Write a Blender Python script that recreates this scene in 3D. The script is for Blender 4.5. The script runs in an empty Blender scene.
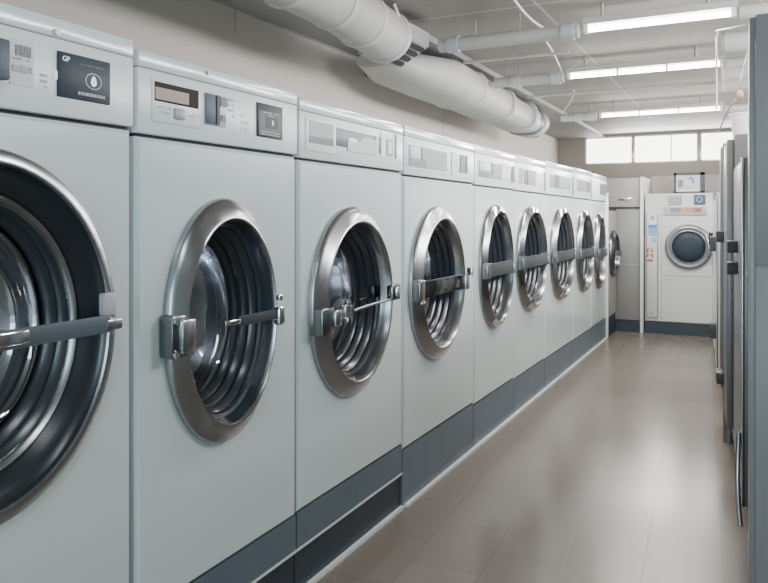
import bpy, bmesh, math, random
from mathutils import Vector, Matrix
random.seed(7)
C = bpy.context.scene.collection
PI = math.pi
# ------------------------------------------------------------------ survey numbers (measured once, used to place things in the room)
F, XV, YH, H = 730.0, 750.0, 218.0, 1.2
A = math.atan((XV-384)/F); SA, CA = math.sin(A), math.cos(A)
L = 1.28                      # distance from the viewer to the front plane of the washer row
def s_at(px, X=-L):           # distance along the row of a point seen at column px on the plane X
    t = (px-384)/F
    return -X*(CA+t*SA)/(SA-t*CA)
def dep(X, s): return -X*SA + s*CA
def z_at(py, X, s): return H + (YH-py)*dep(X, s)/F
def x_at(px, s):              # X of a point at column px on the plane Y = s
    t = (px-384)/F
    return s*(t*CA-SA)/(CA+t*SA)

# ------------------------------------------------------------------ materials
def mat(name, col, rough=0.5, metal=0.0, var=0.06, scale=8.0, bump=0.0, coat=0.0, emit=None, es=0.0, spec=None, dirt=None):
    m = bpy.data.materials.new(name); m.use_nodes = True
    nt = m.node_tree; b = nt.nodes['Principled BSDF']
    b.inputs['Roughness'].default_value = rough; b.inputs['Metallic'].default_value = metal
    if coat: b.inputs['Coat Weight'].default_value = coat; b.inputs['Coat Roughness'].default_value = 0.08
    if spec is not None: b.inputs['Specular IOR Level'].default_value = spec
    tc = nt.nodes.new('ShaderNodeTexCoord'); n = nt.nodes.new('ShaderNodeTexNoise')
    n.inputs['Scale'].default_value = scale; n.inputs['Detail'].default_value = 3
    nt.links.new(tc.outputs['Object'], n.inputs['Vector'])
    r = nt.nodes.new('ShaderNodeValToRGB')
    c = Vector(col[:3])
    r.color_ramp.elements[0].position = .3; r.color_ramp.elements[1].position = .7
    r.color_ramp.elements[0].color = (*(c*(1-var)), 1); r.color_ramp.elements[1].color = (*(c*(1+var)), 1)
    nt.links.new(n.outputs['Fac'], r.inputs['Fac']); nt.links.new(r.outputs['Color'], b.inputs['Base Color'])
    if bump:
        bp = nt.nodes.new('ShaderNodeBump'); bp.inputs['Strength'].default_value = bump; bp.inputs['Distance'].default_value = .01
        nt.links.new(n.outputs['Fac'], bp.inputs['Height']); nt.links.new(bp.outputs['Normal'], b.inputs['Normal'])
    if emit:
        b.inputs['Emission Color'].default_value = (*emit, 1); b.inputs['Emission Strength'].default_value = es
    return m
M = {}
M['enamel']   = mat('white_enamel', (.68,.765,.77), .20, var=.015, scale=2, coat=.4)
M['enamel_w'] = mat('warm_white_enamel', (.66,.655,.63), .25, var=.015, scale=2, coat=.3)
M['panel']    = mat('panel_enamel', (.75,.81,.82), .3, var=.015, scale=3)
M['kick']     = mat('blue_grey_kick', (.125,.165,.20), .38, var=.08, scale=6)
M['kick_d']   = mat('dark_blue_kick', (.03,.043,.058), .4, var=.1, scale=6)
M['line']     = mat('pale_edging', (.72,.76,.78), .4, var=.04)
M['chrome']   = mat('satin_chrome', (.43,.44,.45), .27, 1.0, var=.04, scale=5)
M['chrome_d'] = mat('grey_chrome', (.30,.31,.32), .25, 1.0, var=.05, scale=5)
M['chrome_b'] = mat('bright_chrome', (.78,.79,.80), .10, 1.0, var=.03, scale=5)
M['gun']      = mat('gunmetal', (.22,.235,.25), .26, 1.0, var=.06, scale=6)
M['rubber']   = mat('dark_rubber', (.034,.044,.057), .24, var=.1, scale=10, spec=.9)
M['rubber_d'] = mat('black_rubber', (.016,.021,.027), .28, var=.1, spec=.6)
M['latchdark'] = mat('dark_latch', (.045,.05,.055), .5, spec=.3)
M['gapdark']  = mat('gap_black', (.02,.022,.025), .7)
M['black']    = mat('display_black', (.03,.045,.06), .45, var=.1, spec=.25)
M['ring_grey']= mat('grey_door_ring', (.27,.285,.31), .3, .4, var=.05)
M['midgrey']  = mat('mid_grey_plastic', (.15,.165,.18), .4, var=.06)
M['slate']    = mat('slate_plastic', (.085,.11,.135), .45, var=.06, spec=.3)
M['ink']      = mat('printed_ink', (.22,.25,.28), .6)
M['ink_lt']   = mat('pale_print', (.50,.54,.56), .6)
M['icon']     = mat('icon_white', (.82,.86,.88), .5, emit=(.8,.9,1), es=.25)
M['label']    = mat('paper_label', (.66,.70,.73), .5, var=.03)
M['grey']     = mat('grey_plastic', (.27,.29,.30), .4, var=.04)
M['grey_lt']  = mat('light_grey_plastic', (.44,.465,.475), .35, var=.03)
M['white']    = mat('white_plastic', (.84,.86,.86), .35, var=.02)
M['pinkwin']  = mat('beige_display', (.44,.34,.28), .6, var=.05)
M['brown']    = mat('brown_recess', (.045,.032,.03), .6, var=.1, spec=.1)
M['brownred'] = mat('brown_badge', (.11,.065,.055), .4)
M['drum']     = mat('stainless_drum', (.62,.65,.69), .14, 1.0, var=.1, scale=30)
M['beige']    = mat('beige_laminate', (.37,.352,.325), .35, var=.02, scale=2)
M['greige']   = mat('grey_laminate', (.255,.255,.245), .32, var=.02, scale=2)
M['blueloc']  = mat('blue_grey_steel', (.26,.265,.275), .38, var=.05, scale=3)
M['steel']    = mat('stainless_panel', (.17,.17,.17), .38, .5, var=.05, scale=4)
M['steel_l']  = mat('light_panel', (.27,.27,.268), .4, .1, var=.03, scale=4)
M['duct']     = mat('white_duct', (.43,.415,.395), .55, var=.07, scale=5, bump=.25)
M['duct_s']   = mat('duct_seam_tape', (.50,.49,.48), .5, var=.08)
M['pipe']     = mat('painted_pipe', (.45,.435,.415), .45, var=.05)
M['cable']    = mat('white_cable', (.74,.73,.71), .5)
M['wire']     = mat('grey_wire', (.30,.29,.28), .5)
M['tube']     = mat('lit_tube', (.9,.9,.9), .4, emit=(1,.985,.95), es=13.0)
M['pane']     = mat('sunlit_frosted_pane', (.9,.9,.88), .5, emit=(1,.985,.95), es=2.6)
M['frame']    = mat('pale_window_frame', (.70,.68,.65), .5)
M['blue']     = mat('blue_print', (.07,.22,.48), .5)
M['sky']      = mat('pale_blue_print', (.20,.40,.62), .5)
M['red']      = mat('red_print', (.62,.09,.06), .5)
M['orange']   = mat('orange_print', (.75,.28,.12), .5)
M['pink']     = mat('pink_plastic', (.48,.20,.17), .5)
M['screen']   = mat('pale_picture', (.62,.68,.76), .3, var=.04)
M['fr_grey']  = mat('grey_picture_frame', (.06,.06,.057), .4)

def glass_mat(name, tint, base_fac):
    m = bpy.data.materials.new(name); m.use_nodes = True
    nt = m.node_tree; nt.nodes.clear()
    o = nt.nodes.new('ShaderNodeOutputMaterial'); mx = nt.nodes.new('ShaderNodeMixShader')
    tr = nt.nodes.new('ShaderNodeBsdfTransparent'); gl = nt.nodes.new('ShaderNodeBsdfGlossy')
    lw = nt.nodes.new('ShaderNodeLayerWeight'); lw.inputs['Blend'].default_value = .22
    mr = nt.nodes.new('ShaderNodeMapRange'); mr.inputs['To Min'].default_value = base_fac; mr.inputs['To Max'].default_value = max(.45, base_fac+.25)
    tr.inputs['Color'].default_value = (*tint, 1); gl.inputs['Roughness'].default_value = .04
    nt.links.new(lw.outputs['Fresnel'], mr.inputs['Value']); nt.links.new(mr.outputs['Result'], mx.inputs['Fac'])
    nt.links.new(tr.outputs[0], mx.inputs[1]); nt.links.new(gl.outputs[0], mx.inputs[2]); nt.links.new(mx.outputs[0], o.inputs['Surface'])
    return m
M['glass'] = glass_mat('door_glass', (.84,.90,.96), .34)
M['acrylic'] = glass_mat('smoky_acrylic', (.26,.29,.32), .16)
M['acrylic_l'] = glass_mat('clear_acrylic', (.80,.82,.84), .30)

def brick_mat(name, c1, c2, mortar, w, h, msize, rough, rot=0.0, offset=0.5, var=.10, axes='XY', bump=.15, loc=(0,0,0), metal=0):
    m = bpy.data.materials.new(name); m.use_nodes = True
    nt = m.node_tree; b = nt.nodes['Principled BSDF']; b.inputs['Roughness'].default_value = rough; b.inputs['Specular IOR Level'].default_value = .38
    tc = nt.nodes.new('ShaderNodeTexCoord'); mp = nt.nodes.new('ShaderNodeMapping')
    mp.inputs['Rotation'].default_value = (0,0,rot); mp.inputs['Location'].default_value = loc
    nt.links.new(tc.outputs['Object'], mp.inputs['Vector'])
    br = nt.nodes.new('ShaderNodeTexBrick'); br.offset = offset; br.squash = 1
    br.inputs['Scale'].default_value = 1; br.inputs['Brick Width'].default_value = w; br.inputs['Row Height'].default_value = h
    br.inputs['Mortar Size'].default_value = msize; br.inputs['Mortar Smooth'].default_value = .3
    br.inputs['Color1'].default_value = (*c1,1); br.inputs['Color2'].default_value = (*c2,1); br.inputs['Mortar'].default_value = (*mortar,1)
    nt.links.new(mp.outputs['Vector'], br.inputs['Vector'])
    n = nt.nodes.new('ShaderNodeTexNoise'); n.inputs['Scale'].default_value = 2.2; n.inputs['Detail'].default_value = 5
    nt.links.new(tc.outputs['Object'], n.inputs['Vector'])
    mx = nt.nodes.new('ShaderNodeMix'); mx.data_type = 'RGBA'; mx.blend_type = 'MULTIPLY'; mx.inputs['Factor'].default_value = 1
    r = nt.nodes.new('ShaderNodeValToRGB'); r.color_ramp.elements[0].color = (1-var,1-var,1-var,1); r.color_ramp.elements[1].color = (1,1,1,1)
    r.color_ramp.elements[0].position = .3; r.color_ramp.elements[1].position = .7
    nt.links.new(n.outputs['Fac'], r.inputs['Fac'])
    nt.links.new(br.outputs['Color'], mx.inputs['A']); nt.links.new(r.outputs['Color'], mx.inputs['B'])
    nt.links.new(mx.outputs['Result'], b.inputs['Base Color'])
    mr = nt.nodes.new('ShaderNodeMapRange'); mr.inputs['To Min'].default_value = rough*.8; mr.inputs['To Max'].default_value = rough*1.25
    nt.links.new(n.outputs['Fac'], mr.inputs['Value']); nt.links.new(mr.outputs['Result'], b.inputs['Roughness'])
    if bump:
        bp = nt.nodes.new('ShaderNodeBump'); bp.inputs['Strength'].default_value = bump; bp.inputs['Distance'].default_value = .004; bp.invert = True
        nt.links.new(br.outputs['Fac'], bp.inputs['Height']); nt.links.new(bp.outputs['Normal'], b.inputs['Normal'])
    return m
M['floor'] = brick_mat('floor_tiles', (.21,.18,.152), (.198,.17,.143), (.145,.125,.108), .37, .25, .0022, .22, rot=math.radians(87), offset=.5, var=.05, loc=(.1,-.029,0))
M['ceil']  = brick_mat('ceiling_panels', (.30,.272,.245), (.285,.26,.235), (.50,.48,.455), 1.1, .62, .008, .7, offset=0, var=.06, bump=.1, loc=(.3,.25,0))
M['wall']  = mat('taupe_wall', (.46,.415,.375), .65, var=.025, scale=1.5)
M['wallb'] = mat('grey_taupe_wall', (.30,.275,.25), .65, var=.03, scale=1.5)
M['soffit']= mat('grey_soffit', (.28,.275,.265), .6, var=.05, scale=3)

# ------------------------------------------------------------------ geometry helpers
def box(bm, x0,x1,y0,y1,z0,z1, bev=0.0, seg=2):
    vs = [bm.verts.new((x,y,z)) for x in (x0,x1) for y in (y0,y1) for z in (z0,z1)]
    fs = [(0,1,3,2),(4,6,7,5),(0,4,5,1),(2,3,7,6),(0,2,6,4),(1,5,7,3)]
    faces = [bm.faces.new([vs[i] for i in f]) for f in fs]
    if bev:
        ed = list({e for f in faces for e in f.edges})
        bmesh.ops.bevel(bm, geom=ed, offset=bev, segments=seg, profile=.5, affect='EDGES')
    return bm
def prism(bm, poly, axis, a, b):
    """poly in the plane normal to axis ('x','y','z'), extruded a..b"""
    def P(u,v,w):
        return {'x':(w,u,v),'y':(u,w,v),'z':(u,v,w)}[axis]
    v0 = [bm.verts.new(P(u,v,a)) for u,v in poly]; v1 = [bm.verts.new(P(u,v,b)) for u,v in poly]
    n = len(poly)
    bm.faces.new(v0); bm.faces.new(list(reversed(v1)))
    for i in range(n):
        bm.faces.new((v0[i], v1[i], v1[(i+1)%n], v0[(i+1)%n]))
def tube(bm, pts, r, n=10, cap=True):
    pts = [Vector(p) for p in pts]; rings = []
    rr = r if isinstance(r,(list,tuple)) else [r]*len(pts)
    up = Vector((0,0,1))
    for i,p in enumerate(pts):
        d = (pts[min(i+1,len(pts)-1)]-pts[max(i-1,0)]).normalized()
        u = d.cross(up)
        if u.length < .05: u = d.cross(Vector((1,0,0)))
        u.normalize(); v = d.cross(u)
        rings.append([bm.verts.new(p + u*math.cos(2*PI*k/n)*rr[i] + v*math.sin(2*PI*k/n)*rr[i]) for k in range(n)])
    for a,b in zip(rings, rings[1:]):
        for k in range(n):
            bm.faces.new((a[k],a[(k+1)%n],b[(k+1)%n],b[k]))
    if cap:
        bm.faces.new(rings[0]); bm.faces.new(list(reversed(rings[-1])))
def bez(p0,p1,p2,p3,n=12):
    out=[]
    for i in range(n+1):
        t=i/n; u=1-t
        out.append(tuple(u**3*a+3*u*u*t*b+3*u*t*t*c+t**3*d for a,b,c,d in zip(p0,p1,p2,p3)))
    return out
def lathe_x(bm, prof, cy, cz, X, ry, rz, n=72, sgn=1, cap_end=False):
    """ellipse rings about an axis along +X*sgn through (X,cy,cz); prof = [(radius fraction, outward offset)]"""
    rings=[]
    for f,p in prof:
        if f < 1e-6:
            rings.append([bm.verts.new((X+sgn*p, cy, cz))]); continue
        rings.append([bm.verts.new((X+sgn*p, cy+f*ry*math.cos(2*PI*k/n), cz+f*rz*math.sin(2*PI*k/n))) for k in range(n)])
    for a,b in zip(rings, rings[1:]):
        for k in range(n):
            k2=(k+1)%n
            if len(b)==1: bm.faces.new((a[k],a[k2],b[0]))
            elif len(a)==1: bm.faces.new((a[0],b[k2],b[k]))
            else: bm.faces.new((a[k],a[k2],b[k2],b[k]))
    if cap_end and len(rings[-1])>1: bm.faces.new(rings[-1])
def obj(name, bm, m, parent=None, smooth=None, origin=None):
    bmesh.ops.recalc_face_normals(bm, faces=bm.faces)
    me = bpy.data.meshes.new(name)
    if origin is None and parent is None:
        xs=[v.co for v in bm.verts]
        lo=Vector((min(v.x for v in xs),min(v.y for v in xs),min(v.z for v in xs))); hi=Vector((max(v.x for v in xs),max(v.y for v in xs),max(v.z for v in xs)))
        origin=Vector(((lo.x+hi.x)/2,(lo.y+hi.y)/2,lo.z))
    org = Vector(origin) if origin is not None else Vector((0,0,0))
    if parent is not None and parent.get('_w'):
        org = Vector(parent['_w'])
    bmesh.ops.translate(bm, verts=bm.verts, vec=-org)
    bm.to_mesh(me); bm.free()
    o = bpy.data.objects.new(name, me); C.objects.link(o)
    if parent is not None:
        o.parent = parent
        if parent.get('_w'): o['_w'] = parent['_w']
    else: o.location = org
    if m is not None: me.materials.append(m)
    if smooth:
        me.polygons.foreach_set('use_smooth', [True]*len(me.polygons))
        me.set_sharp_from_angle(angle=math.radians(smooth))
    return o
def thing(name, label, cat, loc, group=None, rotz=0, world_built=True):
    o = bpy.data.objects.new(name, None); C.objects.link(o)
    o.empty_display_size=.1; o.location = loc; o.rotation_euler=(0,0,rotz)
    o['label']=label; o['category']=cat
    if group: o['group']=group
    if world_built: o['_w']=tuple(loc)      # parts are written in room coordinates, shifted to the base
    return o
def tag(o, label, cat, group=None):
    o['label']=label; o['category']=cat
    if group: o['group']=group
    return o
def struct(o): o['kind']='structure'; return o
def B(): return bmesh.new()
def q(name, m, parent, *a, bev=0.0, smooth=None):
    bm=B(); box(bm,*a,bev=bev); return obj(name,bm,m,parent,smooth=smooth or (30 if bev else None))
def text_obj(name, s, size, m, parent, origin, udir, thick=.0006):
    cu=bpy.data.curves.new('t','FONT'); cu.body=s; cu.size=size; cu.extrude=thick; cu.resolution_u=3
    t=bpy.data.objects.new('t',cu); C.objects.link(t)
    bpy.context.view_layer.update()
    me=bpy.data.meshes.new_from_object(t.evaluated_get(bpy.context.evaluated_depsgraph_get()))
    C.objects.unlink(t); bpy.data.objects.remove(t)
    bm=B(); bm.from_mesh(me); bpy.data.meshes.remove(me)
    u=Vector(udir).normalized(); w=u.cross(Vector((0,0,1)))
    for v in bm.verts:
        v.co = Vector(origin)+u*v.co.x+Vector((0,0,1))*v.co.y+w*v.co.z
    return obj(name,bm,m,parent)

# ------------------------------------------------------------------ the room
XW, XR, SB, ZC = -2.22, 0.95, 9.45, 2.25
SF = -3.2
struct(q('floor', M['floor'], None, XW-.1,XR+.1,SF,SB+.1,-.1,0))
struct(q('ceiling', M['ceil'], None, XW-.1,XR+.1,SF,SB+.1,ZC,ZC+.1))
struct(q('wall_left', M['wall'], None, XW-.1,XW,SF,SB,0,ZC))
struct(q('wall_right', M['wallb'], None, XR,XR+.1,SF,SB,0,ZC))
# back wall, with a row of high windows cut into it
def bx_(px): return x_at(px, SB)
WZ0, WZ1 = z_at(162.5, bx_(650), SB), ZC-.03
wins = [(585,632.4),(633.4,698),(700.2,738)]
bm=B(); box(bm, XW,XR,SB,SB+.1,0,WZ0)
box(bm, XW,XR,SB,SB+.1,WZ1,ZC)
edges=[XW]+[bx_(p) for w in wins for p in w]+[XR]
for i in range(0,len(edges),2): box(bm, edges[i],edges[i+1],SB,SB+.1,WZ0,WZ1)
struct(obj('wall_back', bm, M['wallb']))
for i,(a,b) in enumerate(wins):
    x0,x1=bx_(a),bx_(b)
    w=struct(q('window_%d'%(i+1), M['pane'], None, x0,x1,SB+.05,SB+.06,WZ0,WZ1))
    w['_w']=tuple(w.location)
    bm=B()
    for r_ in ((x0,x0+.015,WZ0,WZ1),(x1-.015,x1,WZ0,WZ1),(x0,x1,WZ0,WZ0+.015),(x0,x1,WZ1-.015,WZ1)):
        box(bm,r_[0],r_[1],SB+.02,SB+.049,r_[2],r_[3])
    obj('window_frame',bm,M['frame'],w)
    if i==1:
        xm=bx_(671); q('glazing_bar',M['frame'],w,xm-.006,xm+.006,SB+.03,SB+.049,WZ0,WZ1)
# grey soffit strip above the washers, slightly below the ceiling panels
struct(q('trim_1', M['soffit'], None, XW,-1.64,SF,SB,ZC-.035,ZC))
# dark shadow strip where soffit meets the wall
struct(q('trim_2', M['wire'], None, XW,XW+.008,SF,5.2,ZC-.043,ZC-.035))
# vertical panel joints of the left wall
for k,(px,y0,y1) in enumerate([(235,0,0),(443,0,0)]):
    s=s_at(px,XW)
    struct(q('trim_%d'%(k+3), M['wallb'], None, XW,XW+.0015,s-.003,s+.003,2.09 if k==0 else 1.5,ZC-.04))

# ------------------------------------------------------------------ washers of the left row
edges_px=[None,134.5,297.5,403,474,514.5,545,573,591,606.3]
E=[.46]+[s_at(p) for p in edges_px[1:]]
ztop=[1.612,1.596,1.584,1.582,1.582,1.588,1.602,1.612,1.606]
zpan=[1.407,1.396,1.389,1.378,1.372,1.368,1.366,1.364,1.362]
zkick=[.255,.255,.26,.235,.222,.212,.205,.2,.2]
doors_px=[None,(164,283,198,443),(309,397,206,396),(409,468,206,359),(479,515.5,204,328),(516,549,206,311),(550,576,207,300),(576,595,210,292),(594,606.5,213,289)]
WD=.86
wl=['pale front-loading washer nearest the camera, door cropped by left edge',
    'second washer from the camera, with brown display window and boxy chrome hinge',
    'third washer from the camera, with grey coin window and clear latch block',
    'fourth washer from the camera, with brown badge on its chrome ring',
    'fifth washer from the camera, band across door, above the change in base height',
    'sixth washer from the camera, its chrome door bulging past its right edge',
    'seventh washer from the camera, third from the far end of white row',
    'eighth washer from the camera, next to last in white row',
    'ninth washer, last white one at far end of the left row']

def front_with_hole(bm, X, y0,y1,z0,z1, cy,cz,ry,rz, depth, n=72, ch=.010):
    """cabinet: front panel with an elliptical opening, chamfered edge and sides"""
    ang=[2*PI*k/n for k in range(n)]
    def rect(inset, x):
        a0,a1,b0,b1=y0+inset,y1-inset,z0+inset,z1-inset
        pts=[]
        for t in ang:
            dy,dz=math.cos(t)*ry,math.sin(t)*rz
            ks=[]
            if dy>1e-9: ks.append((a1-cy)/dy)
            if dy<-1e-9: ks.append((a0-cy)/dy)
            if dz>1e-9: ks.append((b1-cz)/dz)
            if dz<-1e-9: ks.append((b0-cz)/dz)
            k=min(ks); pts.append([cy+dy*k, cz+dz*k])
        for cyy,czz in ((a0,b0),(a0,b1),(a1,b0),(a1,b1)):
            i=min(range(n), key=lambda i:(pts[i][0]-cyy)**2+(pts[i][1]-czz)**2); pts[i]=[cyy,czz]
        return [bm.verts.new((x,p[0],p[1])) for p in pts]
    hole_in=[bm.verts.new((X-.03, cy+math.cos(t)*ry, cz+math.sin(t)*rz)) for t in ang]
    hole=[bm.verts.new((X, cy+math.cos(t)*ry, cz+math.sin(t)*rz)) for t in ang]
    r0=rect(ch, X); r1=rect(0, X-ch); r2=rect(0, X-depth)
    for a,b in ((hole_in,hole),(hole,r0),(r0,r1),(r1,r2)):
        for k in range(n): bm.faces.new((a[k],a[(k+1)%n],b[(k+1)%n],b[k]))
    bm.faces.new(r2)

RING=[(1.0,-.002),(1.0,.010),(.996,.016),(.985,.021),(.955,.0275),(.90,.039),(.86,.047),(.845,.0495),(.832,.049),(.822,.045),(.80,.020),(.787,.002),(.78,-.003)]
RING2=RING[:-3]+[(.816,.036)]
RING3=[(1-(1-f)*.68,p*.9) for f,p in RING]
RING1=[(1.0,-.002),(1.0,.008),(.992,.017),(.975,.021),(.93,.026),(.917,.025),(.910,.020)]
FUN1=[(.912,.021),(.903,.014),(.89,.006),(.86,.0),(.82,-.012),(.79,-.022),(.765,-.03)]
GASK=[(.815,.036),(.80,.022),(.795,.008),(.765,.004),(.752,-.004),(.765,-.014),(.735,-.022),(.718,-.03),(.730,-.042),(.697,-.050),(.682,-.058),(.692,-.07),(.658,-.078),(.643,-.088),(.652,-.10)]
DRUM=[(.66,-.102),(.69,-.125),(.70,-.16),(.70,-.30),(.62,-.40),(.45,-.43),(.2,-.44),(0,-.442)]
BOWL=[(.655,-.094),(.635,-.098),(.612,-.118),(.56,-.148),(.46,-.172),(.28,-.188),(0,-.193)]
def gasket_for(i):
    if i==0: return [(f+.03,p) for f,p in GASK if p<=-.03]
    if i==1: return GASK
    if i>=4: return [(f*1.055,p-.004) for f,p in GASK if p<=.009]
    return [(f*.985,p-.004) for f,p in GASK if p<=.009]
def make_door(t, i, X, cy, cz, ry, rz, style):
    bm=B(); lathe_x(bm, RING1 if i==0 else RING2 if i==1 else RING3 if i>=4 else RING, cy,cz,X,ry,rz)
    d=obj('door', bm, M['chrome'] if i<4 else M['chrome_d'], t, smooth=40)
    if i==0:
        bm=B(); lathe_x(bm, FUN1, cy,cz,X,ry,rz); obj('inner_rim', bm, M['rubber_d'], d, smooth=50)
    else:
        # pressed chrome lips at the top and the foot of the ring
        for sg in (1,-1):
            bm=B(); n=14; ra=[];rb=[]
            for k in range(n+1):
                a=PI/2*sg + (k/n-.5)*.95
                w=(1-abs(2*k/n-1)**2)
                c_,s_=math.cos(a),math.sin(a)
                ra.append([(X+.029-.002*(1-w),.955+.02*(i>=4)),(X+.0365+.008*w,.905+.03*(i>=4)),(X+.0455+.004*w,.875-.03*w+.03*(i>=4))])
                vs=[bm.verts.new((xx, cy+c_*ry*f, cz+s_*rz*f)) for xx,f in ra[-1]]
                rb.append(vs)
            for a_,b_ in zip(rb,rb[1:]):
                for j in range(2): bm.faces.new((a_[j],a_[j+1],b_[j+1],b_[j]))
            obj('pressed_lip', bm, M['chrome'] if i<4 else M['chrome_b'], d, smooth=60)
    bm=B(); lathe_x(bm, BOWL, cy,cz,X,ry,rz); obj('door_glass', bm, M['glass'], d, smooth=80)
    hz=rz; 
    # hinge on the near side, catch on the far side, strap between
    yn, yf = cy-ry, cy+ry
    cz=cz-.014
    if style=='half':
        h=q('hinge', M['gun'], d, X+.002,X+.047, yn-.016,yn+.040, cz-.050,cz+.054, bev=.006)
        q('hinge_box', M['chrome'], d, X+.040,X+.062, yn+.004,yn+.052, cz-.040,cz+.044, bev=.006)
        bm=B(); prism(bm,[(yn+.050,cz-.035),(yn+.050,cz+.040),(yn+.082,cz+.028),(yn+.092,cz),(yn+.082,cz-.026)],'x',X+.048,X+.058)
        obj('hinge_leaf',bm,M['chrome'],d)
        for dz in (-.05,.05):
            bm=B(); tube(bm,[(X+.040,yn-.004,cz+dz*.8),(X+.053,yn-.004,cz+dz*.8)],.009,12); obj('bolt',bm,M['chrome_b'],d,smooth=40)
        q('strap', M['latchdark'], d, X+.050,X+.056, cy+.02*ry,yf-.03, cz-.002,cz+.026, bev=.002)
        q('strap_tip', M['chrome_b'], d, X+.051,X+.060, cy-.26*ry,cy+.03*ry, cz+.006,cz+.020, bev=.003)
        q('catch', M['chrome_b'], d, X+.045,X+.068, yf-.05,yf-.018, cz-.022,cz+.034, bev=.008)
        q('catch_pin', M['chrome_b'], d, X+.05,X+.064, yf-.045,yf-.024, cz+.05,cz+.068, bev=.004)
    elif style=='thin':
        q('hinge', M['gun'], d, X+.005,X+.054, yn+.004,yn+.080, cz-.072,cz+.016, bev=.005)
        q('hinge_leaf', M['chrome'], d, X+.046,X+.062, yn+.076,yn+.120, cz-.050,cz+.005, bev=.006)
        q('latch_block', M['acrylic_l'], d, X+.045,X+.076, yn+.116,yn+.165, cz-.028,cz+.020, bev=.006)
        bm=B(); tube(bm,bez((X+.07,yn+.18,cz-.006),(X+.064,cy,cz-.002),(X+.06,cy+.1,cz),(X+.058,yf-.03,cz+.002)),.006,8); obj('strap',bm,M['gun'],d,smooth=50)
        bm=B(); box(bm,X+.012,X+.016,cy+.10*ry,yf-.10,cz+.01,cz+.055); obj('catch_plate',bm,M['acrylic'],d)
        q('catch', M['gun'], d, X+.04,X+.068, yf-.085,yf-.012, cz-.005,cz+.055, bev=.006)
        q('catch_pin', M['chrome_b'], d, X+.055,X+.075, yf-.060,yf-.035, cz+.01,cz+.045, bev=.004)
    elif style=='near':
        q('strap', M['slate'], d, X+.040,X+.048, yn+.02,yf-.045, cz-.008,cz+.030, bev=.003)
        q('strap_tip', M['chrome_b'], d, X+.048,X+.053, cy-.05*ry,cy+.22*ry, cz+.0,cz+.026, bev=.003)
        q('catch', M['chrome'], d, X+.022,X+.050, yf-.055,yf-.012, cz-.004,cz+.020, bev=.004)
        q('catch_plate', M['grey_lt'], d, X+.016,X+.036, yf-.050,yf-.016, cz+.026,cz+.075, bev=.004)
    else:
        q('hinge', M['gun'], d, X+.005,X+.054, yn+.006,yn+.060, cz-.042,cz+.044, bev=.005)
        if style=='badge':
            q('badge', M['brownred'], d, X+.052,X+.057, yn+.016,yn+.052, cz-.040,cz+.030, bev=.002)
            q('hinge_cap', M['chrome_b'], d, X+.052,X+.059, yn+.013,yn+.055, cz+.034,cz+.046, bev=.003)
            q('hinge_cap', M['chrome_b'], d, X+.052,X+.059, yn+.013,yn+.055, cz-.056,cz-.044, bev=.003)
        q('strap', M['acrylic'] if style=='badge' else M['latchdark'], d, X+.046,X+.051, yn+.055,yf-.04, cz-.034,cz+.036, bev=.002)
        q('strap_edge', M['gun'], d, X+.045,X+.053, yn+.055,yf-.04, cz+.033,cz+.040, bev=.002)
        q('catch', M['chrome'], d, X+.030,X+.060, yf-.060,yf-.012, cz-.040,cz+.042, bev=.006)
        if style=='badge': q('catch_pin', M['chrome_b'], d, X+.055,X+.084, yf-.048,yf-.028, cz+.03,cz+.07, bev=.004)
    return d
def panel_box(name, m, par, X, c, p0=-.001, p1=.003, bev=0.0):
    """c=(px0,px1,py0,py1): near edge/far edge columns; rows are those of the near edge"""
    s0,s1=s_at(c[0],X),s_at(c[1],X)
    z1,z0=z_at(c[2],X,s0),z_at(c[3],X,s0)
    return q(name,m,par,X+p0,X+p1,s0,s1,z0,z1,bev=bev)
def rect_of(X,c):
    s0,s1=s_at(c[0],X),s_at(c[1],X)
    return s0,s1,z_at(c[3],X,s0),z_at(c[2],X,s0)
def ringlet(bm, X, cy, cz, r, w, n=28, p=.001, sx=1):
    a=[bm.verts.new((X+p,cy+sx*math.cos(2*PI*k/n)*r,cz+math.sin(2*PI*k/n)*r)) for k in range(n)]
    b=[bm.verts.new((X+p,cy+sx*math.cos(2*PI*k/n)*(r-w),cz+math.sin(2*PI*k/n)*(r-w))) for k in range(n)]
    for k in range(n): bm.faces.new((a[k],a[(k+1)%n],b[(k+1)%n],b[k]))
def disc(bm, X, cy, cz, ry, rz, n=24, p=.001, tip=0):
    bm.faces.new([bm.verts.new((X+p,cy+math.cos(2*PI*k/n)*ry,cz+math.sin(2*PI*k/n)*rz*(1+tip*max(0,math.sin(2*PI*k/n))**3))) for k in range(n)])
def marks(name, m, par, X, s0,s1,z0,z1, rows, p=.0012, fill=.8, th=.45, seed=1):
    rnd=random.Random(seed); bm=B()
    for r in range(rows):
        h=(z1-z0)/rows; zc=z1-(r+.5)*h; y=s0
        while y<s1-.002:
            w=rnd.uniform(.3,1.0)*h*1.2; e=min(y+w,s1)
            if rnd.random()<fill: box(bm,X+p-.0008,X+p,y,e,zc-h*th/2,zc+h*th/2)
            y=e+h*.25
    return obj(name,bm,m,par)

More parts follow.
